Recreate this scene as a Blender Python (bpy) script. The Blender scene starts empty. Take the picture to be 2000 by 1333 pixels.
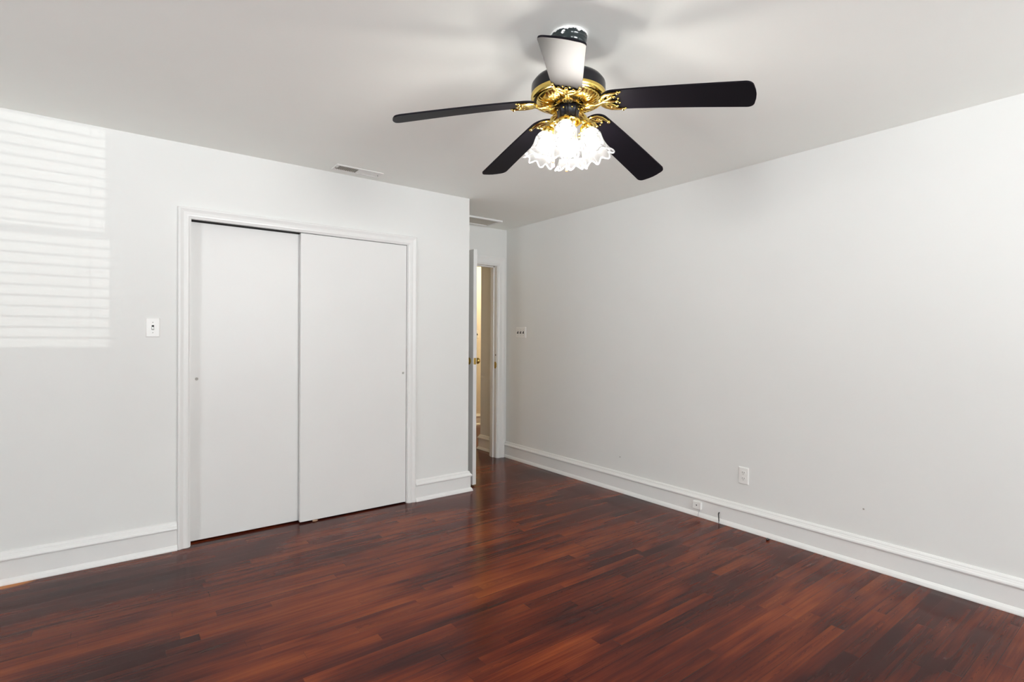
import bpy, bmesh, math, random
from mathutils import Vector, Matrix
random.seed(7)
S = bpy.context.scene
PI = math.pi
sin, cos, rad = math.sin, math.cos, math.radians

# ------------------------------------------------------------------ camera
FPX, YAW, PITCH, ROLL = 1030.64, -0.650233, -0.005246, 0.005886
CAM = Vector((-3.39660, -3.72901, 1.27810))
fw = Vector((-sin(YAW)*cos(PITCH), cos(YAW)*cos(PITCH), sin(PITCH)))
r0 = Vector((cos(YAW), sin(YAW), 0)); u0 = r0.cross(fw)
rr = r0*cos(ROLL) + u0*sin(ROLL); uu = -r0*sin(ROLL) + u0*cos(ROLL)
cd = bpy.data.cameras.new('camera'); cam = bpy.data.objects.new('camera', cd)
S.collection.objects.link(cam)
cd.sensor_fit = 'HORIZONTAL'; cd.sensor_width = 36; cd.lens = FPX/2000*36
cd.clip_start = .02; cd.clip_end = 200
M = Matrix((rr, uu, -fw)).transposed().to_4x4(); M.translation = CAM
cam.matrix_world = M
S.camera = cam

# ------------------------------------------------------------------ world, daylight, exposure
S.view_settings.view_transform = 'Standard'
S.view_settings.look = 'None'
S.view_settings.gamma = 1
S.view_settings.use_curve_mapping = False
S.view_settings.exposure = 0.45
SKY = 21.0
W = bpy.data.worlds.new('sky'); S.world = W; W.use_nodes = True
bg = W.node_tree.nodes['Background']
bg.inputs[1].default_value = SKY
# pale overcast sky; the lower half is made brighter, added to lift the ceiling
_t = W.node_tree; _c = _t.nodes.new('ShaderNodeTexCoord'); _s = _t.nodes.new('ShaderNodeSeparateXYZ'); _r = _t.nodes.new('ShaderNodeValToRGB')
_m = _t.nodes.new('ShaderNodeMath'); _m.operation = 'MULTIPLY_ADD'; _m.inputs[1].default_value = .5; _m.inputs[2].default_value = .5
_t.links.new(_c.outputs['Generated'], _s.inputs[0]); _t.links.new(_s.outputs[2], _m.inputs[0]); _t.links.new(_m.outputs[0], _r.inputs[0])
_r.color_ramp.elements[0].position = .44; _r.color_ramp.elements[0].color = (.95, .97, 1.0, 1)
_r.color_ramp.elements[1].position = .52; _r.color_ramp.elements[1].color = (.50, .515, .53, 1)
_t.links.new(_r.outputs[0], bg.inputs[0])
BULB = 400.0          # emission of the lamp bulbs
try:
    S.cycles.use_denoising = True
    S.cycles.max_bounces = 14; S.cycles.diffuse_bounces = 8; S.cycles.glossy_bounces = 4
    S.cycles.transparent_max_bounces = 16; S.cycles.sample_clamp_indirect = 8
    S.cycles.caustics_reflective = False; S.cycles.caustics_refractive = False
except Exception:
    pass

# the room
H = 2.44                       # ceiling height
XL, YR = -6.30, -6.60          # wall left of the camera, wall behind the camera
A, B = 1.0146, .8417           # alcove width and depth
T = .12                        # wall thickness
# openings: (x0, x1, z0, z1)
WIN1 = (-4.25, -3.45, 1.00, 2.03)
WIN2 = (-2.60, -1.00, .85, 2.15)  # unseen window, added for the main daylight
WIN3 = (-3.90, -2.70, .85, 1.95)   # along Y in the wall left of the camera; unseen, added as fill

def portal(name, loc, rot, sx, sy):
    l = bpy.data.lights.new(name, 'AREA'); l.shape = 'RECTANGLE'; l.size = sx; l.size_y = sy
    l.cycles.is_portal = True
    o = bpy.data.objects.new(name, l); S.collection.objects.link(o)
    o.location = loc; o.rotation_euler = rot
portal('window_portal', ((WIN1[0]+WIN1[1])/2, YR-.13, 1.5), (PI/2, 0, 0), .8, 1.0)
portal('window_portal', ((WIN2[0]+WIN2[1])/2, YR-.13, 1.5), (PI/2, 0, 0), 1.6, 1.3)
portal('window_portal', (XL-.13, (WIN3[0]+WIN3[1])/2, 1.40), (PI/2, 0, -PI/2), 1.2, 1.1)
# low sunlight glinting up off a car in the street, through the slats of window_1
g = bpy.data.lights.new('street_glint', 'SPOT'); g.energy = 3900; g.spot_size = rad(2.9); g.spot_blend = .1
g.shadow_soft_size = .012; g.color = (1, .97, .92)
go = bpy.data.objects.new('street_glint', g); S.collection.objects.link(go)
go.location = (-3.64, YR-25.4, .27)
go.rotation_euler = (Vector((-3.85, YR, 1.5))-Vector(go.location)).to_track_quat('-Z', 'Y').to_euler()

# ------------------------------------------------------------------ materials
def mat(name, col=(.8, .8, .8), rough=.5, metal=0., spec=.5, emit=None, es=0):
    m = bpy.data.materials.new(name); m.use_nodes = True
    b = m.node_tree.nodes['Principled BSDF']
    b.inputs['Base Color'].default_value = (*col, 1); b.inputs['Roughness'].default_value = rough
    b.inputs['Metallic'].default_value = metal; b.inputs['Specular IOR Level'].default_value = spec
    if emit:
        b.inputs['Emission Color'].default_value = (*emit, 1); b.inputs['Emission Strength'].default_value = es
    return m
class NT:
    def __init__(s, m): s.t = m.node_tree; s.n = s.t.nodes; s.l = s.t.links
    def new(s, ty, **k):
        n = s.n.new(ty)
        for a, v in k.items(): setattr(n, a, v)
        return n
    def put(s, sock, v):
        if hasattr(v, 'is_output') or isinstance(v, bpy.types.NodeSocket): s.l.new(v, sock)
        else: sock.default_value = v
    def math(s, op, a, b=0., c=None):
        n = s.new('ShaderNodeMath', operation=op); s.put(n.inputs[0], a); s.put(n.inputs[1], b)
        if c is not None: s.put(n.inputs[2], c)
        return n.outputs[0]
    def comb(s, x, y, z=0.):
        n = s.new('ShaderNodeCombineXYZ'); s.put(n.inputs[0], x); s.put(n.inputs[1], y); s.put(n.inputs[2], z)
        return n.outputs[0]
    def noise(s, v, scale=1., detail=3., rough=.5, dist=0.):
        n = s.new('ShaderNodeTexNoise'); s.put(n.inputs['Vector'], v); n.inputs['Scale'].default_value = scale
        n.inputs['Detail'].default_value = detail; n.inputs['Roughness'].default_value = rough
        n.inputs['Distortion'].default_value = dist
        return n.outputs['Fac']
    def white(s, v):
        n = s.new('ShaderNodeTexWhiteNoise', noise_dimensions='2D'); s.put(n.inputs['Vector'], v); return n.outputs['Value']
    def ramp(s, f, stops):
        n = s.new('ShaderNodeValToRGB'); s.put(n.inputs[0], f); e = n.color_ramp.elements
        while len(e) < len(stops): e.new(.5)
        for k, (p, c) in enumerate(stops): e[k].position = p; e[k].color = c if len(c) == 4 else (*c, 1)
        return n.outputs[0]
    def mix(s, f, a, b, bt='MIX'):
        n = s.new('ShaderNodeMix', data_type='RGBA', blend_type=bt); s.put(n.inputs[0], f)
        s.put(n.inputs[6], a); s.put(n.inputs[7], b); return n.outputs[2]
    def maprange(s, v, a, b, c, d):
        n = s.new('ShaderNodeMapRange'); s.put(n.inputs[0], v)
        for k, x in enumerate((a, b, c, d)): n.inputs[k+1].default_value = x
        return n.outputs[0]

def paint(name, col, rough, bump=.02, scale=60):
    m = mat(name, col, rough, spec=.4); t = NT(m); b = t.n['Principled BSDF']
    g_ = t.new('ShaderNodeTexCoord').outputs['Object']
    f = t.noise(g_, scale, 4, .6)
    bm_ = t.new('ShaderNodeBump'); bm_.inputs['Strength'].default_value = bump*5; bm_.inputs['Distance'].default_value = .001
    t.put(bm_.inputs['Height'], f); t.l.new(bm_.outputs[0], b.inputs['Normal'])
    c = t.mix(t.maprange(t.noise(g_, 2.3, 3), .3, .7, 0, 1), (*[x*.985 for x in col], 1), (*col, 1))
    t.l.new(c, b.inputs['Base Color'])
    return m
WALL = paint('wall_paint', (.790, .797, .782), .55)
CEIL = paint('ceiling_paint', (.94, .96, .925), .8)
TRIM = paint('trim_paint', (.82, .822, .81), .32, .012, 25)
DOORP = paint('door_paint', (.80, .802, .79), .38, .015, 30)
HALL = paint('hall_paint_warmed', (.82, .78, .69), .6)  # white wall paint with warm lamplight mixed into its colour
PLAST = mat('white_plastic', (.86, .86, .84), .3)
DARK = mat('dark_gap', (.012, .011, .010), .8)  # near-black stands in for the shade inside gaps and slots
BLACKPL = mat('black_rubber', (.012, .012, .014), .4)
BRASS = mat('polished_brass', (.80, .59, .16), .20, 1)
BRASSD = mat('aged_brass', (.52, .36, .10), .3, 1)
BLACKM = mat('black_enamel', (.009, .009, .012), .25, 0, .3)
CANOPYM = mat('black_enamel_reflection_tint', (.015, .024, .026), .15, 0, .7)  # green-blue reflections put into the colour of the black enamel
BLADEM = mat('black_blade_lacquer', (.007, .006, .009), .50, 0, .08)
WOODF = mat('copper_wood', (.62, .24, .09), .4)
GREYM = mat('grey_metal', (.36, .35, .32), .5, .3)
BULBM = mat('bulb_glow', (1, 1, 1), .5, emit=(1, .95, .875), es=BULB)
HALLBULB = mat('hall_bulb_glow', (1, 1, 1), .5, emit=(1, .80, .53), es=150)

def glassy(name, transp, transl, col, pattern=False, refl=1.):
    m = bpy.data.materials.new(name); m.use_nodes = True; t = NT(m)
    for n in list(t.n):
        if n.type == 'BSDF_PRINCIPLED': t.n.remove(n)
    out = [n for n in t.n if n.type == 'OUTPUT_MATERIAL'][0]
    tr = t.new('ShaderNodeBsdfTransparent'); tr.inputs[0].default_value = (*col, 1)
    tl = t.new('ShaderNodeBsdfTranslucent'); tl.inputs[0].default_value = (*[c*refl for c in col], 1)
    df = t.new('ShaderNodeBsdfDiffuse'); df.inputs[0].default_value = (*[c*refl for c in col], 1)
    gl = t.new('ShaderNodeBsdfGlossy'); gl.inputs['Roughness'].default_value = .12
    m1 = t.new('ShaderNodeMixShader'); m1.inputs[0].default_value = .25
    t.l.new(tl.outputs[0], m1.inputs[1]); t.l.new(df.outputs[0], m1.inputs[2])
    m2 = t.new('ShaderNodeMixShader')
    f = transl
    if pattern:      # etched flowers and leaves
        co = t.new('ShaderNodeTexCoord').outputs['Object']
        v = t.new('ShaderNodeTexVoronoi', feature='DISTANCE_TO_EDGE'); t.l.new(co, v.inputs['Vector']); v.inputs['Scale'].default_value = 42
        e = t.math('LESS_THAN', v.outputs['Distance'], .08)
        zone = t.math('GREATER_THAN', t.noise(co, 16, 2), .5)
        f = t.math('SUBTRACT', transl, t.math('MULTIPLY', t.math('MULTIPLY', e, zone), .22))
    m1.inputs[0].default_value = transp
    t.put(m2.inputs[0], f)
    t.l.new(tr.outputs[0], m2.inputs[1]); t.l.new(m1.outputs[0], m2.inputs[2])
    m3 = t.new('ShaderNodeMixShader'); lw = t.new('ShaderNodeLayerWeight'); lw.inputs['Blend'].default_value = .5
    t.put(m3.inputs[0], t.math('ADD', .035, t.math('MULTIPLY', t.math('POWER', lw.outputs['Facing'], 4.), .6))); t.l.new(m2.outputs[0], m3.inputs[1]); t.l.new(gl.outputs[0], m3.inputs[2])
    t.l.new(m3.outputs[0], out.inputs[0])
    return m
FROSTN = glassy('frosted_neck_glass', .75, .90, (.97, .97, .98), True, .06)
FROST = glassy('frosted_glass', .70, .66, (.97, .97, .98), True, .015)
CLEARG = glassy('clear_glass', .8, .12, (.97, .98, .99), False, .15)
RIMG = glassy('glass_rim', .9, .7, (.98, .98, 1), False, .5)
PANE = glassy('window_glass', .5, .0, (.98, .99, .99))

def floor_material():
    m = mat('cherry_stained_oak_strips', (.1, .03, .02), .25); t = NT(m); b = t.n['Principled BSDF']
    co = t.new('ShaderNodeTexCoord').outputs['Object']
    sp = t.new('ShaderNodeSeparateXYZ'); t.l.new(co, sp.inputs[0]); X, Y = sp.outputs[0], sp.outputs[1]
    PW = .0572
    yr = t.math('DIVIDE', t.math('ADD', Y, 10 - .013), PW)
    row = t.math('FLOOR', yr); fy = t.math('FRACT', yr)
    rnd = t.white(t.comb(row, 3.7)); rnd2 = t.white(t.comb(row, 9.1))
    L = t.math('ADD', .55, t.math('MULTIPLY', rnd2, .75))
    xr = t.math('DIVIDE', t.math('ADD', t.math('ADD', X, 20), t.math('MULTIPLY', rnd, 3)), L)
    col_ = t.math('FLOOR', xr); fx = t.math('FRACT', xr)
    pid = t.white(t.comb(row, col_)); pid2 = t.white(t.comb(t.math('ADD', row, 31.5), col_))
    # seams between the strips
    ey = t.math('MULTIPLY', t.math('MINIMUM', fy, t.math('SUBTRACT', 1, fy)), PW)
    ex = t.math('MULTIPLY', t.math('MINIMUM', fx, t.math('SUBTRACT', 1, fx)), L)
    e = t.math('MINIMUM', ey, ex)
    seamvar = t.noise(t.comb(t.math('MULTIPLY', X, 1.4), t.math('MULTIPLY', row, 7.3)), 1., 2)
    seam = t.math('MULTIPLY', t.maprange(e, .0004, .0014, 1, 0), t.maprange(seamvar, .40, .66, .10, .85))
    # grain, shifted for every strip
    off = t.math('MULTIPLY', pid, 40)
    gv = t.comb(t.math('MULTIPLY', t.math('ADD', X, off), 2.2), t.math('ADD', t.math('MULTIPLY', Y, 60), off), off)
    grain = t.noise(gv, 1., 5, .6, .25)
    fine = t.noise(t.comb(t.math('MULTIPLY', t.math('ADD', X, off), 16), t.math('MULTIPLY', Y, 420), 0.), 1., 3, .6)
    # cathedral figure on some strips
    cy = t.math('SUBTRACT', fy, t.math('ADD', .35, t.math('MULTIPLY', pid2, .3)))
    cath = t.math('ADD', t.math('MULTIPLY', t.math('MULTIPLY', cy, cy), 9.), t.math('MULTIPLY', t.math('ADD', X, off), 1.6))
    cath = t.math('ADD', cath, t.math('MULTIPLY', t.noise(t.comb(t.math('MULTIPLY', X, 5), t.math('MULTIPLY', Y, 25), off), 1., 3), .75))
    rings = t.math('SINE', t.math('MULTIPLY', cath, 62))
    rings = t.math('MULTIPLY', t.maprange(rings, .35, 1, 0, 1), t.math('GREATER_THAN', pid2, .70))
    # uneven stain: patches pulled along the strips, each strip taking it differently
    st = t.noise(t.comb(t.math('MULTIPLY', X, .80), t.math('ADD', t.math('MULTIPLY', Y, 2.1), t.math('MULTIPLY', pid, .35)), 4.2), 1.25, 2, .5, .3)
    st2 = t.noise(t.comb(t.math('MULTIPLY', X, 1.9), t.math('ADD', t.math('MULTIPLY', Y, 11.), t.math('MULTIPLY', pid, 1.5)), t.math('MULTIPLY', pid, 3.)), 1., 2, .5)
    v = t.math('ADD', t.math('MULTIPLY', st, .85), t.math('MULTIPLY', t.math('SUBTRACT', pid, .5), .10))
    v = t.math('ADD', v, t.math('MULTIPLY', t.math('SUBTRACT', st2, .5), .42))
    v = t.math('ADD', v, t.math('MULTIPLY', t.math('SUBTRACT', grain, .5), .34))
    base = t.ramp(v, [(.06, (.014, .0052, .0058)), (.27, (.038, .0080, .0066)), (.41, (.090, .0150, .0072)),
                      (.52, (.155, .029, .0095)), (.68, (.24, .055, .014))])
    c = t.mix(t.math('MULTIPLY', rings, .55), base, (.022, .007, .005, 1))
    c = t.mix(t.maprange(fine, .55, .8, 0, .35), c, (.02, .007, .005, 1))
    c = t.mix(seam, c, (.008, .004, .003, 1))
    # bare, unstained wood worn through against the wall at the far left
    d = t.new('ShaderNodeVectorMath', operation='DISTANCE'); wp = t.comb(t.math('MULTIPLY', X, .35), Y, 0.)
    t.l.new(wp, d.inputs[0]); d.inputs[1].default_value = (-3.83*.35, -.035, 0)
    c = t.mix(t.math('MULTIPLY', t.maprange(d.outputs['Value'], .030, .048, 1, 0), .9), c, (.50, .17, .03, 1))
    # specks of dust
    vo = t.new('ShaderNodeTexVoronoi'); t.l.new(co, vo.inputs['Vector']); vo.inputs['Scale'].default_value = 5.5
    c = t.mix(t.maprange(vo.outputs['Distance'], .006, .013, .6, 0), c, (.55, .5, .48, 1))
    t.l.new(c, b.inputs['Base Color'])
    ro = t.math('ADD', .09, t.math('MULTIPLY', t.noise(co, 3., 3), .13))
    t.l.new(t.math('ADD', ro, t.math('MULTIPLY', fine, .05)), b.inputs['Roughness'])
    b.inputs['Specular IOR Level'].default_value = .15; b.inputs['Specular Tint'].default_value = (1, .80, .76, 1)
    # (shallow cupping of the old strips)
    bu = t.new('ShaderNodeBump'); bu.inputs['Strength'].default_value = .25; bu.inputs['Distance'].default_value = .002
    cup = t.noise(t.comb(t.math('MULTIPLY', X, .8), t.math('MULTIPLY', Y, 17.5), 1.3), 1., 1)
    h = t.math('ADD', t.math('MULTIPLY', seam, -.6), t.math('MULTIPLY', cup, .25))
    h = t.math('ADD', h, t.math('MULTIPLY', fine, .06))
    t.l.new(h, bu.inputs['Height']); t.l.new(bu.outputs[0], b.inputs['Normal'])
    return m
FLOORM = floor_material()

# ------------------------------------------------------------------ mesh helpers
def bx(bm, x0, x1, y0, y1, z0, z1, mi=0):
    vs = [bm.verts.new((x, y, z)) for x in (x0, x1) for y in (y0, y1) for z in (z0, z1)]
    for q in ((0, 1, 3, 2), (4, 6, 7, 5), (0, 4, 5, 1), (2, 3, 7, 6), (0, 2, 6, 4), (1, 5, 7, 3)):
        bm.faces.new([vs[k] for k in q]).material_index = mi
    return vs
def obj(name, bm, mats, parent=None, smooth=False, bevel=0, seg=2):
    me = bpy.data.meshes.new(name); bmesh.ops.recalc_face_normals(bm, faces=bm.faces[:])
    bm.to_mesh(me); bm.free()
    for m in (mats if isinstance(mats, (list, tuple)) else [mats]): me.materials.append(m)
    if smooth:
        for p_ in me.polygons: p_.use_smooth = True
    o = bpy.data.objects.new(name, me); S.collection.objects.link(o)
    if parent: o.parent = parent
    if bevel:
        b = o.modifiers.new('bevel', 'BEVEL'); b.width = bevel; b.segments = seg; b.limit_method = 'ANGLE'
    if smooth:
        try:
            me.set_sharp_from_angle(angle=rad(38))
        except Exception: pass
    return o
def tag(o, label=None, cat=None, group=None, kind=None):
    if label: o['label'] = label
    if cat: o['category'] = cat
    if group: o['group'] = group
    if kind: o['kind'] = kind
    return o
def struct(name, bm, mats, label, cat, **k):
    return tag(obj(name, bm, mats, **k), label, cat, kind='structure')
def empty(name, loc, rot=(0, 0, 0)):
    o = bpy.data.objects.new(name, None); S.collection.objects.link(o); o.location = loc; o.rotation_euler = rot
    o.empty_display_size = .05
    return o
def lathe(bm, prof, n=48, mi=0, mat4=None, rf=None):
    rings = []
    for (r, z) in prof:
        ring = []
        for k in range(n):
            a = 2*PI*k/n; r_, z_ = (r, z) if rf is None else rf(r, z, a)
            p = Vector((r_*cos(a), r_*sin(a), z_))
            ring.append(bm.verts.new(mat4 @ p if mat4 else p))
        rings.append(ring)
    for a_, b_ in zip(rings, rings[1:]):
        for k in range(n):
            bm.faces.new((a_[k], a_[(k+1) % n], b_[(k+1) % n], b_[k])).material_index = mi
    return rings
def cap(bm, ring, mi=0): bm.faces.new(ring).material_index = mi
def tube(bm, pts, r, n=8, mi=0, closed=False, flat=1.):
    pts = [Vector(p) for p in pts]; N = len(pts); rings = []
    up = Vector((0, 0, 1))
    for i, p in enumerate(pts):
        a = pts[(i-1) % N] if (closed or i) else p; b = pts[(i+1) % N] if (closed or i < N-1) else p
        d = (b-a).normalized()
        s = d.cross(up)
        if s.length < .05: s = d.cross(Vector((1, 0, 0)))
        s.normalize(); q = s.cross(d)
        ri = r[i] if isinstance(r, (list, tuple)) else r
        rings.append([bm.verts.new(p + (s*cos(2*PI*k/n) + q*sin(2*PI*k/n)*flat)*ri) for k in range(n)])
    m = N if closed else N-1
    for i in range(m):
        a_, b_ = rings[i], rings[(i+1) % N]
        for k in range(n): bm.faces.new((a_[k], a_[(k+1) % n], b_[(k+1) % n], b_[k])).material_index = mi
    if not closed: cap(bm, rings[0][::-1], mi); cap(bm, rings[-1], mi)
def ball(bm, c, r, mi=0, n=10, sz=1.):
    lo = len(bm.verts)
    res = bmesh.ops.create_uvsphere(bm, u_segments=n, v_segments=max(6, n//2+2), radius=r)
    for v in res['verts']: v.co = Vector((v.co.x, v.co.y, v.co.z*sz)) + Vector(c)
    for f in {f for v in res['verts'] for f in v.link_faces}: f.material_index = mi
def sweep(bm, prof, path, mi=0):
    """profile (distance out from wall, z) swept along a plan polyline; the room is on the right of the path; mitred corners"""
    P = [Vector(p) for p in path]; rings = []
    for i, p in enumerate(P):
        d1 = (P[i]-P[i-1]).normalized() if i else (P[1]-P[0]).normalized()
        d2 = (P[i+1]-P[i]).normalized() if i < len(P)-1 else d1
        n1 = Vector((d1.y, -d1.x)); n2 = Vector((d2.y, -d2.x))
        n = (n1+n2).normalized(); k = 1/max(.2, n.dot(n1))
        rings.append([bm.verts.new((p.x+n.x*d*k, p.y+n.y*d*k, z)) for d, z in prof])
    for a_, b_ in zip(rings, rings[1:]):
        for k in range(len(prof)):
            j = (k+1) % len(prof)
            bm.faces.new((a_[k], a_[j], b_[j], b_[k])).material_index = mi
    cap(bm, rings[0]); cap(bm, rings[-1][::-1])

# ------------------------------------------------------------------ the setting
bm = bmesh.new(); bx(bm, XL-.3, 2.1, YR-.3, 3.1, -.12, 0)
struct('floor', bm, FLOORM, 'dark cherry-red stained hardwood strip floor with uneven stain patches', 'floor')
bm = bmesh.new(); bx(bm, XL-.3, 2.1, YR-.3, 3.1, H, H+.12)
struct('ceiling', bm, CEIL, 'plain off-white painted ceiling above the fan', 'ceiling')

CX0, CX1, CZ = -3.012, -1.573, 1.990      # closet opening
bm = bmesh.new()
bx(bm, XL, CX0, 0, T, 0, H); bx(bm, CX1, -A, 0, T, 0, H); bx(bm, CX0, CX1, 0, T, CZ, H)
struct('wall_left', bm, WALL, 'white wall on the left holding the closet opening', 'wall')
bm = bmesh.new(); bx(bm, 0, T, YR-T, 1.33, 0, H)
struct('wall_right', bm, WALL, 'long plain white wall filling the right half', 'wall')
bm = bmesh.new(); bx(bm, -A-T, -A, T, B+T, 0, H)
struct('wall_alcove', bm, WALL, 'side wall of the entry alcove behind the open door', 'wall')
DX0, DX1, DZ = -.882, -.128, 2.045        # doorway of the alcove
bm = bmesh.new()
bx(bm, -A, DX0-.02, B, B+T, 0, H); bx(bm, DX1+.02, 0, B, B+T, 0, H); bx(bm, DX0-.02, DX1+.02, B, B+T, DZ+.02, H)
struct('wall_back', bm, WALL, 'narrow white wall around the entry doorway at the back of the alcove', 'wall')
bm = bmesh.new(); bx(bm, XL-T, XL, YR-T, WIN3[0], 0, H); bx(bm, XL-T, XL, WIN3[1], .9, 0, H)
bx(bm, XL-T, XL, WIN3[0], WIN3[1], 0, WIN3[2]); bx(bm, XL-T, XL, WIN3[0], WIN3[1], WIN3[3], H)
struct('wall_side', bm, WALL, 'white wall with an added daylight window to the left of the camera', 'wall')
bm = bmesh.new()
for x0, x1 in ((XL, WIN1[0]), (WIN1[1], WIN2[0]), (WIN2[1], 0)): bx(bm, x0, x1, YR-T, YR, 0, H)
for w in (WIN1, WIN2): bx(bm, w[0], w[1], YR-T, YR, 0, w[2]); bx(bm, w[0], w[1], YR-T, YR, w[3], H)
struct('wall_rear', bm, WALL, 'white wall with two windows behind the camera, one added for daylight', 'wall')
bm = bmesh.new(); bx(bm, XL, -A-T, .78, .9, 0, H)
struct('wall_closet', bm, WALL, 'back wall inside the closet', 'wall')
# hall behind the doorway
bm = bmesh.new(); bx(bm, -1.9, 2.0, 2.735, 2.855, 0, H)
struct('wall_hall', bm, HALL, 'lamplit white wall at the far end of the hall, its colour warmed for lamplight', 'wall')
bm = bmesh.new(); bx(bm, -2.02, -1.9, .9, 2.855, 0, H); bx(bm, 2.0, 2.1, 1.21, 2.855, 0, H); bx(bm, T, 2.0, 1.21, 1.33, 0, H)
bx(bm, -1.9, -A-T, B+T-.04, B+T, 0, H)
struct('wall_hall_side', bm, HALL, 'plain side walls closing off the hall', 'wall')

# baseboards
BB = [(0, 0), (.031, 0), (.031, .006), (.027, .018), (.020, .028), (.0165, .030), (.0165, .1195), (.0185, .1215), (.0245, .1235),
      (.0265, .130), (.0245, .137), (.0185, .1425), (.0165, .147), (.0130, .150), (.0115, .157), (.0080, .163), (.005, .166), (0, .167)]
def base(name, path, label):
    bm = bmesh.new(); sweep(bm, BB, path)
    return struct(name, bm, TRIM, label, 'baseboard')
# (the room lies on the right of each path)
base('baseboard_left', [(XL, 0), (-3.0785, 0)], 'white moulded baseboard left of the closet')
base('baseboard_left_corner', [(-1.506, 0), (-A, 0), (-A, B)], 'short white moulded baseboard wrapping the alcove corner right of the closet')
base('baseboard_right', [(0, B), (0, YR)], 'long white moulded baseboard along the right wall')
base('baseboard_rear', [(0, YR), (XL, YR)], 'white moulded baseboard behind the camera')
base('baseboard_side', [(XL, YR), (XL, 0)], 'white moulded baseboard left of the camera')
base('baseboard_hall', [(.6, 1.33), (0, 1.33), (0, B+T+.045)], 'short white baseboard in the hall right behind the doorway')
base('baseboard_hall_far', [(-1.9, 2.735), (2.0, 2.735)], 'white baseboard on the far lamplit hall wall')

# casings
CAS = [(0, 0), (0, .011), (.006, .013), (.012, .0175), (.020, .0185), (.036, .0165), (.044, .0195), (.053, .0235), (.060, .0235), (.065, .020), (.065, 0)]
def casing(bm, x0, x1, ztop, y, prof, sgn=-1):
    """three-sided casing round an opening; profile (out from opening, depth)"""
    pts = [(x0, 0, -1, 0), (x0, ztop, -1, 1), (x1, ztop, 1, 1), (x1, 0, 1, 0)]
    rings = []
    for (x, z, dx, dz) in pts:
        rings.append([bm.verts.new((x+dx*o_, y+sgn*d_, z+dz*o_)) for o_, d_ in prof])
    for a_, b_ in zip(rings, rings[1:]):
        for k in range(len(prof)):
            j = (k+1) % len(prof); bm.faces.new((a_[k], a_[j], b_[j], b_[k]))
    cap(bm, rings[0]); cap(bm, rings[-1][::-1])
bm = bmesh.new()
casing(bm, CX0, CX1, CZ+.002, 0, [(k*.0655/.065, d) for k, d in CAS])
struct('trim_1', bm, TRIM, 'white moulded casing around the sliding closet doors', 'door casing')
bm = bmesh.new(); bx(bm, CX0, CX0+.004, .002, T, 0, CZ); bx(bm, CX1-.004, CX1, .002, T, 0, CZ)
lin = struct('trim_2', bm, TRIM, 'white jamb lining inside the closet opening', 'door jamb')
bm = bmesh.new(); bx(bm, CX0+.004, CX1-.004, .008, .105, CZ-.0022, CZ-.0004)  # thin sheet, near-black colour stands in for the shaded soffit
obj('sliding_track', bm, DARK, lin)['label'] = 'door track under the head of the opening, coloured near-black as the shaded gap'
bm = bmesh.new(); casing(bm, DX0-.006, DX1+.008, DZ+.006, B, [(k*1.36, d) for k, d in CAS])
struct('trim_3', bm, TRIM, 'white casing around the entry doorway in the alcove', 'door casing')
bm = bmesh.new()
bx(bm, DX1, DX1+.02, B-.002, B+T+.002, 0, DZ+.02); bx(bm, DX0-.02, DX0, B-.002, B+T+.002, 0, DZ+.02); bx(bm, DX0, DX1, B-.002, B+T+.002, DZ, DZ+.02)
bx(bm, DX1-.012, DX1, B+.045, B+T-.03, 0, DZ); bx(bm, DX0, DX0+.012, B+.045, B+T-.03, 0, DZ); bx(bm, DX0, DX1, B+.045, B+T-.03, DZ-.012, DZ)
jamb = struct('trim_4', bm, TRIM, 'white jamb with door stop lining the entry doorway', 'door jamb', bevel=.0015)
bm = bmesh.new(); casing(bm, DX0-.006, DX1+.008, DZ+.006, B+T, [(k, d) for k, d in CAS], 1)
struct('trim_5', bm, TRIM, 'white casing on the hall side of the entry doorway', 'door casing')
bm = bmesh.new(); bx(bm, DX1-.0015, DX1+.001, B+.004, B+.034, .955, 1.025); bx(bm, DX1-.004, DX1+.001, B-.004, B+.006, .968, 1.012)
sp_ = obj('strike_plate', bm, BRASSD, jamb, bevel=.0008); sp_['label'] = 'small brass strike plate'
bm = bmesh.new(); bx(bm, DX1-.0012, DX1+.001, B+.008, B+.020, 1.090, 1.106); obj('bolt_hole', bm, DARK, jamb)['label'] = 'small dark bolt hole'

# closet sliding doors
def slab(name, x0, x1, y0, y1, z0, z1, label):
    bm = bmesh.new(); bx(bm, x0, x1, y0, y1, z0, z1)
    return struct(name, bm, DOORP, label, 'sliding closet door', bevel=.0015)
d2 = slab('door_1', CX0+.005, -2.330, .052, .084, .012, CZ-.006, 'white sliding closet door on the left, set further back, dark gap along its top')
d3 = slab('door_2', -2.366, CX1-.008, .006, .038, .010, CZ-.0028, 'white sliding closet door on the right, in front of the other')
def cup_pull(parent, x, y, z):
    bm = bmesh.new()
    m4 = Matrix.Translation((x, y, z)) @ Matrix.Rotation(PI/2, 4, 'X')
    rs = lathe(bm, [(.0125, -.001), (.0125, .0022), (.0108, .0030), (.0092, .0018), (.0085, -.0003)], 28, 0, m4)
    r2 = lathe(bm, [(.0088, .0002), (.0001, .0002)], 28, 1, m4)
    obj('finger_pull', bm, [PLAST, GREYM], parent, True)['label'] = 'small round finger pull'
cup_pull(d2, -2.973, .052, 1.014)
cup_pull(d3, -1.606, .006, 1.006)

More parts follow.
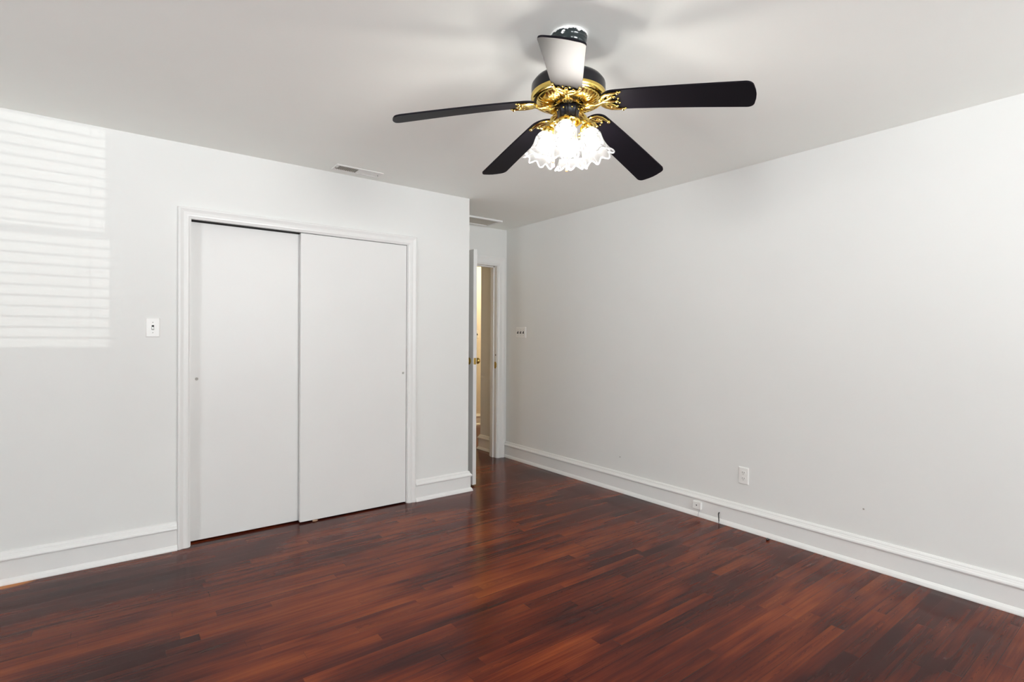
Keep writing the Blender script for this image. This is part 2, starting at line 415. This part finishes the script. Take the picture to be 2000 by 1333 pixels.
# open entry door
bm = bmesh.new(); bx(bm, DX0-.036, DX0, B-.762, B-.004, .012, 2.042)
dr = struct('door_3', bm, DOORP, 'white entry door standing open edge-on at the alcove corner', 'door', bevel=.002)
KY, KZ = .143, 1.078
def knob(parent, x, sgn):
    bm = bmesh.new(); m4 = Matrix.Translation((x, KY, KZ)) @ Matrix.Rotation(sgn*PI/2, 4, 'Y')
    rs = lathe(bm, [(.030, 0), (.031, .003), (.028, .007), (.014, .010), (.0105, .016), (.0105, .030), (.016, .036), (.024, .044),
                    (.0265, .053), (.024, .061), (.014, .066), (.0005, .067)], 32, 0, m4)
    return obj('door_knob', bm, BRASSD, parent, True)
knob(dr, DX0, 1)['label'] = 'brass door knob on the doorway side'
knob(dr, DX0-.036, -1)['label'] = 'brass door knob on the wall side'
bm = bmesh.new(); bx(bm, DX0-.030, DX0-.006, B-.7635, B-.7605, KZ-.028, KZ+.028); bx(bm, DX0-.024, DX0-.012, B-.770, B-.762, KZ-.011, KZ+.009)
obj('latch', bm, BRASSD, dr, bevel=.0006)['label'] = 'small brass latch plate'
for z in (.22, 1.05, 1.84): bm = bmesh.new(); tube(bm, [(DX0+.004, B-.004, z-.045), (DX0+.004, B-.004, z+.045)], .006, 10); bx(bm, DX0-.03, DX0+.001, B-.005, B-.0025, z-.044, z+.044); obj('hinge', bm, BRASSD, dr)

# windows out of view; the two bare ones are added for daylight
def window(name, w, axis, label, slats=False):
    def P(bm, a0, a1, d0, d1, z0, z1):
        if axis == 'Y': bx(bm, a0, a1, YR-d1, YR-d0, z0, z1)
        else: bx(bm, XL-d1, XL-d0, a0, a1, z0, z1)
    a0, a1, z0, z1 = w; zm = (z0+z1)/2 - (.008 if slats else 0)
    bm = bmesh.new()
    P(bm, a0-.07, a1+.07, -.018, -.0005, z1, z1+.08); P(bm, a0-.07, a0, -.018, -.0005, z0, z1); P(bm, a1, a1+.07, -.018, -.0005, z0, z1)
    P(bm, a0-.09, a1+.09, -.045, -.0005, z0-.025, z0); P(bm, a0-.07, a1+.07, -.018, -.0005, z0-.09, z0-.025)
    o = struct(name, bm, TRIM, label, 'window')
    bm = bmesh.new()
    P(bm, a0, a1, .06, .09, zm-.016, zm+.016)
    for (s, e_, u) in ((a0, a0+.012, 0), (a1-.003, a1, 0), (a1-.018, a1-.003, 1)):
        P(bm, s, e_, .06, .09, zm if u else z0, z1)
    P(bm, a0, a1, .06, .09, z0, z0+.012); P(bm, a0, a1, .06, .09, z1-.012, z1)
    obj('sash', bm, TRIM, o)
    bm = bmesh.new(); P(bm, a0, a1, .074, .077, z0, z1); obj('window_pane', bm, PANE, o)
    if slats:
        bm = bmesh.new(); n = int((z1-z0)/.044)+1
        for k in range(n):
            z = z0+.016+k*.044
            P(bm, a0+.004, a1-.0005, .004, .052, z-.0036, z+.0038)
        for s in (a0+.12, a1-.030-.04, a1-.075-.04): P(bm, s, s+.0035, .026, .030, z0, z1)
        P(bm, a0+.004, a1-.004, .001, .055, z1-.03, z1)
        obj('blind_slats', bm, PLAST, o)
    return o
window('window_1', WIN1, 'Y', 'window with white slatted blind behind the camera', True)
window('added_window_2', WIN2, 'Y', 'wide bare window added behind the camera for daylight')
window('added_window_3', WIN3, 'X', 'wide bare window added beside the camera to even the daylight')

# ------------------------------------------------------------------ ceiling fan
FX, FY = -1.9986, -2.2385
fan = empty('ceiling_fan', (FX, FY, H))
tag(fan, 'black and brass five-blade ceiling fan with four lit bell-shaped glass lights', 'ceiling fan')
def fz(z): return z-H
def L_(name, prof, m, **k):
    bm = bmesh.new(); lathe(bm, [(r, fz(z)) for r, z in prof], k.pop('n', 64), **k)
    return obj(name, bm, m, fan, True)
L_('canopy', [(.0005, 2.4395), (.070, 2.4395), (.071, 2.434), (.068, 2.424), (.0695, 2.420), (.066, 2.412), (.067, 2.407), (.062, 2.396), (.048, 2.383), (.030, 2.376), (.0005, 2.375)], CANOPYM)
# flaking white paint on the canopy rim
bm = bmesh.new()
def wob(r, z, a): return r, z - (abs(sin(a*5.3)+.6*sin(a*13.1+1)+.5*sin(a*29))*.0022 if z < fz(2.436) else 0)
lathe(bm, [(.0690, fz(2.4395)), (.0722, fz(2.4395)), (.0722, fz(2.4335)), (.0705, fz(2.4335))], 96, 0, None, wob)
for k in range(26):
    a = rad(232.75) + (random.gauss(-.16, .15) if k < 20 else random.gauss(.42, .07)); z = 2.4375 - abs(random.gauss(0, .008)); r = .0712 if z > 2.43 else .070
    c = Vector((r*cos(a), r*sin(a), fz(z))); n = 5
    ax = Vector((-sin(a), cos(a), 0)); up_ = Vector((0, 0, 1)); rr_ = random.uniform(.003, .007)
    vs = [bm.verts.new(c + (ax*cos(2*PI*j/n) + up_*.7*sin(2*PI*j/n))*rr_*random.uniform(.6, 1.3) + Vector((cos(a), sin(a), 0))*.0012) for j in range(n)]
    vb = [bm.verts.new(v.co - Vector((cos(a), sin(a), 0))*.003) for v in vs]
    bm.faces.new(vs); bm.faces.new(vb[::-1])
    for j in range(n): bm.faces.new((vs[j], vb[j], vb[(j+1) % n], vs[(j+1) % n]))
obj('paint_flakes', bm, mat('ceiling_paint_smear', (.85, .85, .84), .6), fan)['label'] = 'smears of white ceiling paint on the canopy rim'
L_('downrod', [(.018, 2.385), (.018, 2.335), (.034, 2.330), (.040, 2.315), (.040, 2.285), (.018, 2.284)], BLACKM)
mh = L_('motor_housing', [(.0005, 2.290), (.060, 2.288), (.105, 2.276), (.130, 2.264), (.1405, 2.250), (.1415, 2.243), (.1415, 2.214), (.139, 2.2115), (.1, 2.2115), (.0005, 2.2115)], BLACKM)
L_('motor_band', [(.1385, 2.2125), (.1425, 2.2120), (.1435, 2.206), (.1425, 2.199), (.139, 2.1935), (.133, 2.1915), (.131, 2.193), (.131, 2.2115)], BRASS)
L_('vent_ring', [(.131, 2.200), (.118, 2.200), (.118, 2.206)], DARK)
# ribbed brass underside
bm = bmesh.new(); n = 180
def ribs(r, z, a):
    k = int(round(a/(2*PI)*n)) % 4; d = {0: 0, 1: .0032, 2: .0032, 3: 0}[k]
    w_ = math.sin(max(0, min(1, (r-.060)/(.123-.060)))*PI)
    plain = (a*5/(2*PI) - .35) % 1 < .17
    return r, z + (0 if plain else d*w_*1.3)
lathe(bm, [(r, fz(z)) for r, z in [(.119, 2.203), (.1235, 2.195), (.1215, 2.188), (.112, 2.180), (.098, 2.1735), (.082, 2.1705), (.068, 2.1715), (.060, 2.1745), (.058, 2.182), (.058, 2.2)]], n, 0, None, ribs)
obj('motor_vent_plate', bm, BRASS, fan, True)['label'] = 'ribbed brass underside of the motor'
L_('hub_recess', [(.0585, 2.196), (.0005, 2.196)], DARK)
L_('flywheel', [(.030, 2.196), (.050, 2.190), (.0505, 2.178), (.046, 2.172), (.038, 2.170), (.0005, 2.170)], BRASS)
# switch housing with lobes
def lobed(r, z, a): return r*(1+.035*cos(8*a)), z
bm = bmesh.new(); lathe(bm, [(r, fz(z)) for r, z in [(.030, 2.172), (.041, 2.168), (.0435, 2.160), (.0420, 2.150), (.0395, 2.142), (.0395, 2.122), (.0425, 2.117), (.0005, 2.116)]], 96, 0, None, lobed)
sh = obj('switch_housing', bm, BLACKM, fan, True)
for k in range(8):
    bm = bmesh.new(); a = 2*PI*(k+.5)/8; ball(bm, (.0425*cos(a), .0425*sin(a), fz(2.152)), .0035, 0, 8)
    obj('screw_head', bm, BRASS, sh, True)['label'] = 'small brass screw head'
L_('light_fitter', [(.0005, 2.118), (.044, 2.1175), (.048, 2.113), (.047, 2.106), (.040, 2.098), (.030, 2.090), (.024, 2.080), (.022, 2.066), (.014, 2.056), (.0085, 2.048), (.0095, 2.040), (.004, 2.034), (.0005, 2.033)], BRASS, n=48)

# blades
PHI, PIT = -1.0964, -.2093
ZT = [2.0743+d for d in (.0182, -.0198, .0164, -.0055, -.0093)]
DA = [0, 0, 0, 0, 0]
R0, R1 = .130, .652
def bframe(k):
    a = PHI + k*2*PI/5 + DA[k]
    return Vector((cos(a), sin(a), 0)), Vector((-sin(a), cos(a), 0))
def bpoint(k, r, s, dn=0.):
    """point on blade k: r from the axis, s across (counter-clockwise side positive), dn along its upward normal"""
    d, t = bframe(k); u = (r-.137)/(.65-.137)
    zc = 2.168 + (ZT[k]-2.168)*(max(0, u)**1.12 if u > 0 else 0)
    c = cos(PIT); s_ = sin(PIT); nrm = Vector((0, 0, 1))*c - t*s_
    return d*r + t*s*c + Vector((0, 0, fz(zc) + s*s_)) + nrm*dn
def rs_list():
    a = [R0 + .055*(1-cos(PI/2*i/10)) for i in range(11)]
    b = [R0+.055 + (R1-.026-R0-.055)*i/16 for i in range(1, 17)]
    c = [R1-.026 + .026*sin(PI/2*i/8) for i in range(1, 9)]
    return a+b+c
def half(r):
    u = (r-R0)/(R1-R0); w = .053 + .0145*u
    if r < R0+.055:
        q = 1-(r-R0)/.055; w *= max(.10, math.sqrt(max(0, 1-q**2.2)))
    if r > R1-.026:
        q = (r-(R1-.026))/.026; w = w-.026 + .026*math.sqrt(max(0, 1-q*q))
    return w
for k in range(5):
    bm = bmesh.new(); rows = []
    for r in rs_list():
        w = half(r)
        row = []
        for s in (-1, -.5, 0, .5, 1):
            rt = r + (.006*(1-s*s) if r > R1-.0005 else 0)
            row.append((bm.verts.new(bpoint(k, rt, s*w, -.003)), bm.verts.new(bpoint(k, rt, s*w, .003))))
        rows.append(row)
    for a_, b_ in zip(rows, rows[1:]):
        for j in range(4):
            bm.faces.new((a_[j][0], b_[j][0], b_[j+1][0], a_[j+1][0])); bm.faces.new((a_[j][1], a_[j+1][1], b_[j+1][1], b_[j][1]))
        bm.faces.new((a_[0][0], a_[0][1], b_[0][1], b_[0][0])); bm.faces.new((a_[4][0], b_[4][0], b_[4][1], a_[4][1]))
    for row in (rows[0], rows[-1]):
        for j in range(4): bm.faces.new((row[j][0], row[j+1][0], row[j+1][1], row[j][1]))
    bl = obj('fan_blade', bm, BLADEM, fan, True)
    # ornate brass bracket: arm from the flywheel and open scrolls under the blade root
    bm = bmesh.new(); d, t = bframe(k)
    def q(r, s, dn=-.008): return bpoint(k, r-.028, s*1.04, dn)
    arm = [d*.040+Vector((0, 0, fz(2.176))), d*.060+Vector((0, 0, fz(2.164))), d*.078+Vector((0, 0, fz(2.157))), d*.098+Vector((0, 0, fz(2.155))), d*.115+Vector((0, 0, fz(2.157))), q(.160, 0)]
    tube(bm, arm, [.012, .0095, .0085, .0085, .0095, .010], 12, flat=.62)
    for s in (-1, 1):       # leaf either side where the arm leaves the hub
        tube(bm, [d*.050+t*s*.004+Vector((0, 0, fz(2.166))), d*.070+t*s*.013+Vector((0, 0, fz(2.160))), d*.092+t*s*.014+Vector((0, 0, fz(2.157))), d*.112+t*s*.004+Vector((0, 0, fz(2.154)))], [.004, .007, .006, .003], 10, flat=.7)
        # outer C scroll hugging the blade root
        pts = [q(.160, 0), q(.163, s*.016), q(.173, s*.030), q(.190, s*.040), q(.210, s*.044), q(.226, s*.046)]
        tube(bm, pts, [.010, .0100, .0092, .0085, .0070, .005], 10, flat=.62); ball(bm, q(.231, s*.0465), .0068, 0, 10)
        # inner scroll turning back on itself
        pts = [q(.168, s*.004), q(.184, s*.010), q(.198, s*.020), q(.206, s*.028), q(.203, s*.036), q(.194, s*.034)]
        tube(bm, pts, [.009, .0085, .0076, .0066, .0055, .005], 10, flat=.62); ball(bm, q(.193, s*.030), .0052, 0, 10)
        ball(bm, q(.214, s*.026), .0058, 0, 10)
    tube(bm, [q(.160, 0), q(.180, 0), q(.200, 0), q(.214, 0)], [.011, .0095, .0080, .005], 10, flat=.62); ball(bm, q(.219, 0), .0068, 0, 10)
    for (r_, s_) in ((.240, -.046), (.240, .046), (.226, .012), (.226, -.012)): ball(bm, q(r_, s_, -.005), .0042, 0, 8)
    # cross piece tying the scrolls together
    tube(bm, [q(.186, -.037, -.006), q(.190, -.018, -.007), q(.188, 0, -.007), q(.190, .018, -.007), q(.186, .037, -.006)], .0042, 8, flat=.6)
    obj('blade_bracket', bm, BRASS, fan, True)['label'] = 'ornate scrolled brass blade bracket'

# four bell shades
LA = rad(220.2)
TILT, SL = rad(19), .128
for k in range(4):
    a = LA + k*PI/2
    base_p = Vector((.070*cos(a), .070*sin(a), fz(2.091)))
    m4 = Matrix.Translation(base_p) @ Matrix.Rotation(a, 4, 'Z') @ Matrix.Rotation(PI-TILT, 4, 'Y')   # local +Z points down the shade
    bm = bmesh.new()
    e0 = Vector((.030*cos(a), .030*sin(a), fz(2.098))); e1 = Vector((.054*cos(a), .054*sin(a), fz(2.110)))
    tube(bm, [e0, e1, base_p+Vector((0, 0, .012)), base_p], [.008, .008, .009, .011], 12)
    lathe(bm, [(.0005, -.006), (.018, -.004), (.026, .002), (.0285, .010), (.0285, .018), (.027, .020)], 32, 0, m4)
    for j in range(3):
        aa = 2*PI*j/3+.4; p1 = m4 @ Vector((.028*cos(aa), .028*sin(aa), .014)); p2 = m4 @ Vector((.037*cos(aa), .037*sin(aa), .014)); tube(bm, [p1, p2], .0022, 8); ball(bm, p2, .0042, 0, 8)
    obj('lamp_holder', bm, BRASS, fan, True)
    bm = bmesh.new(); lathe(bm, [(.0005, .0), (.022, .001), (.0225, .020), (.018, .030), (.011, .032), (.0005, .032)], 28, 0, m4)
    so = obj('bulb_socket', bm, PLAST, None, True); NR = 8
    def ruffle(r, z, t_):
        w_ = max(0, (z-.092)/(SL-.092))
        return r + .0065*w_*w_*cos(NR*t_), z + .0075*w_*w_*cos(NR*t_+.6)
    bm = bmesh.new()
    prof = [(.0262, .012), (.0268, .020), (.031, .026), (.0365, .034), (.0405, .045), (.0425, .056), (.0425, .066), (.0430, .076), (.0450, .086), (.0468, .092)]
    prof2 = [(.0468, .092), (.0482, .098), (.0515, .108), (.0555, .118), (.0585, SL)]
    lathe(bm, prof[:4], 72, 2, m4, ruffle); lathe(bm, prof[3:], 72, 0, m4, ruffle); lathe(bm, prof2, 72, 1, m4, ruffle)
    bmesh.ops.remove_doubles(bm, verts=bm.verts[:], dist=.00005)
    # a moulded ring round the neck
    lathe(bm, [(.0405, .0435), (.0425, .046), (.0415, .0485)], 72, 0, m4)
    so.parent = fan
    sd = obj('lamp_shade', bm, [FROST, CLEARG, FROSTN], fan, True); sd['label'] = 'frosted bell glass shade with etched flowers'
    bm = bmesh.new(); pts = []
    for j in range(72):
        t_ = 2*PI*j/72; r_, z_ = ruffle(.0585, SL, t_); pts.append(m4 @ Vector((r_*cos(t_), r_*sin(t_), z_)))
    tube(bm, pts, .0029, 8, closed=True)
    obj('ruffled_rim', bm, RIMG, sd, True)['label'] = 'clear ruffled glass rim'
    bm = bmesh.new(); lathe(bm, [(.012, .012), (.013, .030), (.018, .042), (.0225, .054), (.0235, .064), (.0215, .075), (.015, .083), (.006, .087), (.0005, .0875)], 28, 0, m4)
    obj('light_bulb', bm, BULBM, sd, True)['label'] = 'glowing bulb'

# pull chains
right = Vector((cos(YAW), sin(YAW), 0))
for (dx, dy, zt, zb) in ((-.0555, .0, 2.110, 1.953), (-.004, .004, 2.045, 1.921)):
    p = right*dx + Vector((fw.x, fw.y, 0)).normalized()*dy
    bm = bmesh.new(); z = zt
    s0 = p*.75
    while z > zb+.028: 
        ball(bm, (p.x, p.y, fz(z)), .0013, 0, 6); z -= .0032
    tube(bm, [(s0.x, s0.y, fz(zt+.004)), (p.x, p.y, fz(zt+.002)), (p.x, p.y, fz(zt-.004))], .0014, 6)
    ch = obj('pull_chain', bm, BRASS, fan, True)
    bm = bmesh.new(); lathe(bm, [(.0005, fz(zb+.030)), (.0022, fz(zb+.029)), (.003, fz(zb+.020)), (.0048, fz(zb+.008)), (.0045, fz(zb+.002)), (.0005, fz(zb))], 20, 0, Matrix.Translation((p.x, p.y, 0)))
    obj('pull_fob', bm, WOODF, ch, True)['label'] = 'copper-brown drop-shaped fob'

# ------------------------------------------------------------------ ceiling register and alcove grille
vt = empty('ceiling_vent', (-2.028, -.145, H)); tag(vt, 'small white ceiling air register above the closet, with shade coloured onto the louvers in one half', 'air vent')
bm = bmesh.new(); hw, hd = .165, .062
for (x0, x1, y0, y1) in ((-hw, hw, -hd, -hd+.018), (-hw, hw, hd-.018, hd), (-hw, -hw+.022, -hd+.018, hd-.018), (hw-.022, hw, -hd+.018, hd-.018), (-.006, .006, -hd+.018, hd-.018)):
    bx(bm, x0, x1, y0, y1, -.007, -.0005)
obj('frame', bm, PLAST, vt, bevel=.0015)
bm = bmesh.new(); bx(bm, -hw+.02, hw-.02, -hd+.016, hd-.016, -.0012, -.0004); obj('duct_opening', bm, mat('duct_shade', (.05, .048, .04), .8), vt)  # dark sheet stands in for the unlit duct
bm = bmesh.new()
for i in range(11):
    x = -hw+.030+i*.0125; c = .0045; dz = .0024
    vs = [bm.verts.new(v) for v in ((x-c*.4, -hd+.018, -.0014), (x+c*.4, -hd+.018, -.0062), (x+c*.4, hd-.018, -.0062), (x-c*.4, hd-.018, -.0014))]
    vs2 = [bm.verts.new(v.co+Vector((.0012, 0, 0))) for v in vs]
    bm.faces.new(vs); bm.faces.new(vs2[::-1])
    for j in range(4): bm.faces.new((vs[j], vs2[j], vs2[(j+1) % 4], vs[(j+1) % 4]))
obj('open_louvers', bm, mat('louver_shade', (.42, .41, .36), .5), vt)  # grey is shade put into the colour of the white louvers
bm = bmesh.new()
for i in range(11):
    x = .010+i*.0122
    vs = [bm.verts.new(v) for v in ((x, -hd+.018, -.0020), (x+.0125, -hd+.018, -.0060), (x+.0125, hd-.018, -.0060), (x, hd-.018, -.0020))]
    vs2 = [bm.verts.new(v.co+Vector((0, 0, .0012))) for v in vs]
    bm.faces.new(vs); bm.faces.new(vs2[::-1])
    for j in range(4): bm.faces.new((vs[j], vs2[j], vs2[(j+1) % 4], vs[(j+1) % 4]))
obj('closed_louvers', bm, PLAST, vt)
bm = bmesh.new(); bx(bm, -hw+.008, -hw+.013, -.012, .008, -.014, -.006)
obj('damper_lever', bm, GREYM, vt)
bm = bmesh.new(); bx(bm, hw-.024, hw-.021, -.010, -.004, -.016, -.006); obj('damper_lever', bm, GREYM, vt)
al = empty('return_grille', (-.52, .62, H)); tag(al, 'white return air grille on the alcove ceiling in front of the doorway', 'air grille')
bm = bmesh.new(); hw, hd = .205, .135
for (x0, x1, y0, y1) in ((-hw, hw, -hd, -hd+.028), (-hw, hw, hd-.028, hd), (-hw, -hw+.028, -hd+.028, hd-.028), (hw-.028, hw, -hd+.028, hd-.028)):
    bx(bm, x0, x1, y0, y1, -.016, -.0005)
obj('frame', bm, TRIM, al, bevel=.002)
bm = bmesh.new()
for i in range(14):
    y = -hd+.034+i*.0155; bx(bm, -hw+.026, hw-.026, y, y+.009, -.009, -.004)
obj('louvers', bm, mat('beige_louver', (.6, .57, .5), .5), al)

# ------------------------------------------------------------------ switches, outlet, small things on the walls
def to_wall(o, wall, pos, z):
    """plates are modelled in XZ facing -Y"""
    o.location = (pos, 0, z) if wall == 'left' else ((0, pos, z) if wall == 'right' else (pos, 2.735, z))
    o.rotation_euler = (0, 0, PI/2*-1) if wall == 'right' else (0, 0, 0)
def plate(o, w, h, th=.006):
    bm = bmesh.new()
    v1 = [bm.verts.new((x, 0-.0003, z)) for x, z in ((-w, -h), (w, -h), (w, h), (-w, h))]
    v2 = [bm.verts.new((x, -th*.45, z)) for x, z in ((-w, -h), (w, -h), (w, h), (-w, h))]
    i = .005; v3 = [bm.verts.new((x, -th, z)) for x, z in ((-w+i, -h+i), (w-i, -h+i), (w-i, h-i), (-w+i, h-i))]
    bm.faces.new(v1); bm.faces.new(v3)
    for j in range(4):
        bm.faces.new((v1[j], v1[(j+1) % 4], v2[(j+1) % 4], v2[j])); bm.faces.new((v2[j], v2[(j+1) % 4], v3[(j+1) % 4], v3[j]))
    return obj('wall_plate', bm, PLAST, o)
def toggle(o, x, up, black=False):
    bm = bmesh.new(); bx(bm, x-.0058, x+.0058, -.0066, -.0055, -.0135, .0135); obj('toggle_slot', bm, DARK, o)  # near-black box paints the shade of the slot
    bm = bmesh.new(); s = 1 if up else -1
    a = [(-.0058, -.0052), (.0058, -.0052), (.0058, .0052), (-.0058, .0052)]
    lo = [bm.verts.new((x+px*.80, -.0060, pz*.9)) for px, pz in a]; hi = [bm.verts.new((x+px*.7, -.0185, pz*.62+s*.0075)) for px, pz in a]
    bm.faces.new(lo[::-1]); bm.faces.new(hi)
    for j in range(4): bm.faces.new((lo[j], lo[(j+1) % 4], hi[(j+1) % 4], hi[j]))
    tg = obj('toggle', bm, BLACKPL if black else PLAST, o)  # black levers carry their shadow as colour
    if black: tg['label'] = 'toggle lever coloured black for its shadow'
    for z in (.030, -.030):
        bm = bmesh.new(); lathe(bm, [(.0028, 0), (.0022, .0012), (.0002, .0015)], 12, 0, Matrix.Translation((x, -.0060, z)) @ Matrix.Rotation(PI/2, 4, 'X')); obj('screw', bm, GREYM, o)
s1 = empty('light_switch', (0, 0, 0)); tag(s1, 'single white toggle light switch on the wall left of the closet', 'light switch', 'toggle light switches')
to_wall(s1, 'left', -3.2005, 1.3285); plate(s1, .035, .0565); toggle(s1, 0, False)
s2 = empty('light_switch', (0, 0, 0)); tag(s2, 'triple white switch plate with three toggles coloured black for their shadow on the right wall', 'light switch', 'toggle light switches')
to_wall(s2, 'right', .580, 1.339); plate(s2, .082, .0565)
for x in (-.046, 0, .046): toggle(s2, x, False, True)
s3 = empty('light_switch', (0, 0, 0)); tag(s3, 'white switch glimpsed on the lamplit hall wall through the doorway', 'light switch', 'toggle light switches')
to_wall(s3, 'hall', .862, 1.332); plate(s3, .035, .0565); toggle(s3, .012, False, True)

ou = empty('power_outlet', (0, 0, 0)); tag(ou, 'white duplex power outlet low on the right wall', 'power outlet')
to_wall(ou, 'right', -1.852, .361); plate(ou, .0355, .057)
for z in (.0195, -.0195):
    bm = bmesh.new(); n = 24; ring = []
    for yy in (-.0058, -.0085):
        ring.append([bm.verts.new((max(-.0165, min(.0165, .0185*cos(2*PI*j/n))), yy, z + max(-.0135, min(.0135, .0165*sin(2*PI*j/n))))) for j in range(n)])
    bm.faces.new(ring[1]); bm.faces.new(ring[0][::-1])
    for j in range(n): bm.faces.new((ring[0][j], ring[0][(j+1) % n], ring[1][(j+1) % n], ring[1][j]))
    rc = obj('receptacle', bm, PLAST, ou)
    bm = bmesh.new()
    for x in (-.0065, .0065): bx(bm, x-.0012, x+.0012, -.0090, -.0083, z-.001, z+.0075)
    bx(bm, -.002, .002, -.0090, -.0083, z-.0095, z-.0055); obj('slots', bm, mat('slot_grey', (.12, .12, .12), .7), rc)

def on_right(name, y, z, label, cat, group=None):
    o = empty(name, (0, y, z), (0, 0, -PI/2)); return tag(o, label, cat, group)
# cable jack box on the baseboard face (local x runs toward the camera end, -y points into the room)
jk = on_right('cable_jack', -1.517, .079, 'small white surface-mounted cable jack on the right baseboard', 'cable jack')
bm = bmesh.new(); bx(bm, -.034, .034, -.036, -.0168, -.024, .028); obj('housing', bm, PLAST, jk, bevel=.003)
bm = bmesh.new(); bx(bm, -.004, .004, -.0368, -.0355, .0, .008); obj('socket_hole', bm, mat('jack_shadow', (.08, .08, .09), .6), jk)
bm = bmesh.new(); tube(bm, [(.016, -.026, -.0235), (.018, -.029, -.033), (.015, -.032, -.045), (.013, -.0335, -.058), (.012, -.0335, -.071), (.012, -.0335, -.0775)], .0012, 6)
obj('cable', bm, mat('grey_wire', (.3, .3, .34), .5), jk, True)
cb = on_right('black_cable', -1.69, 0, 'short stub of black cable bent out of the right baseboard to the floor', 'cable')
bm = bmesh.new(); tube(bm, [(-.006, -.012, .070), (-.006, -.022, .069), (-.004, -.030, .062), (.000, -.035, .050), (.003, -.037, .035), (.004, -.037, .018), (.003, -.038, .0045)], [.0036, .0036, .0034, .0032, .0032, .0032, .0032], 10)
obj('wire', bm, BLACKPL, cb, True)
for (y, z, lb) in ((-.767, .289, 'tiny grey wall screw low on the right wall, left of the outlet'), (-2.563, .322, 'tiny grey wall screw low on the right wall, right of the outlet')):
    bm = bmesh.new(); lathe(bm, [(.0046, 0), (.0042, .003), (.0022, .0046), (.0003, .005)], 16, 0, Matrix.Translation((.0002, y, z)) @ Matrix.Rotation(-PI/2, 4, 'Y'))
    tag(obj('wall_screw', bm, GREYM, None, True), lb, 'screw', 'screws in the right wall')
# debris
def lump(name, c, r, sz, m, label, cat, seed=1):
    bm = bmesh.new(); rnd = random.Random(seed); res = bmesh.ops.create_icosphere(bm, subdivisions=2, radius=1)
    for v in bm.verts:
        k = 1+rnd.uniform(-.25, .25); v.co = Vector((v.co.x*r[0]*k, v.co.y*r[1]*k, max(-.0, (v.co.z*.5+.5))*sz*k))
    o = tag(obj(name, bm, m), label, cat); o.location = c; return o
lump('floor_crumb', (-.066, -2.050, .0), (.013, .010), .012, BLACKPL, 'small black crumb on the floor against the right baseboard', 'debris', 2)
lump('wood_chip', (-2.268, -.002, .0), (.017, .008), .010, mat('raw_wood', (.45, .28, .18), .7), 'small pale wood chip on the floor under the right closet door', 'debris', 5)

# hall ceiling lamp (out of sight past the corner)
hl = empty('hall_lamp', (.95, 2.05, H)); tag(hl, 'warm ceiling lamp lighting the hall beyond the doorway', 'ceiling lamp')
bm = bmesh.new(); lathe(bm, [(.0005, -.0005), (.09, -.0005), (.09, -.02), (.07, -.03), (.0005, -.03)], 32); obj('lamp_base', bm, BRASSD, hl, True)
bm = bmesh.new(); lathe(bm, [(.075, -.030), (.078, -.055), (.06, -.09), (.03, -.105), (.0005, -.108)], 32); obj('lamp_globe', bm, HALLBULB, hl, True)
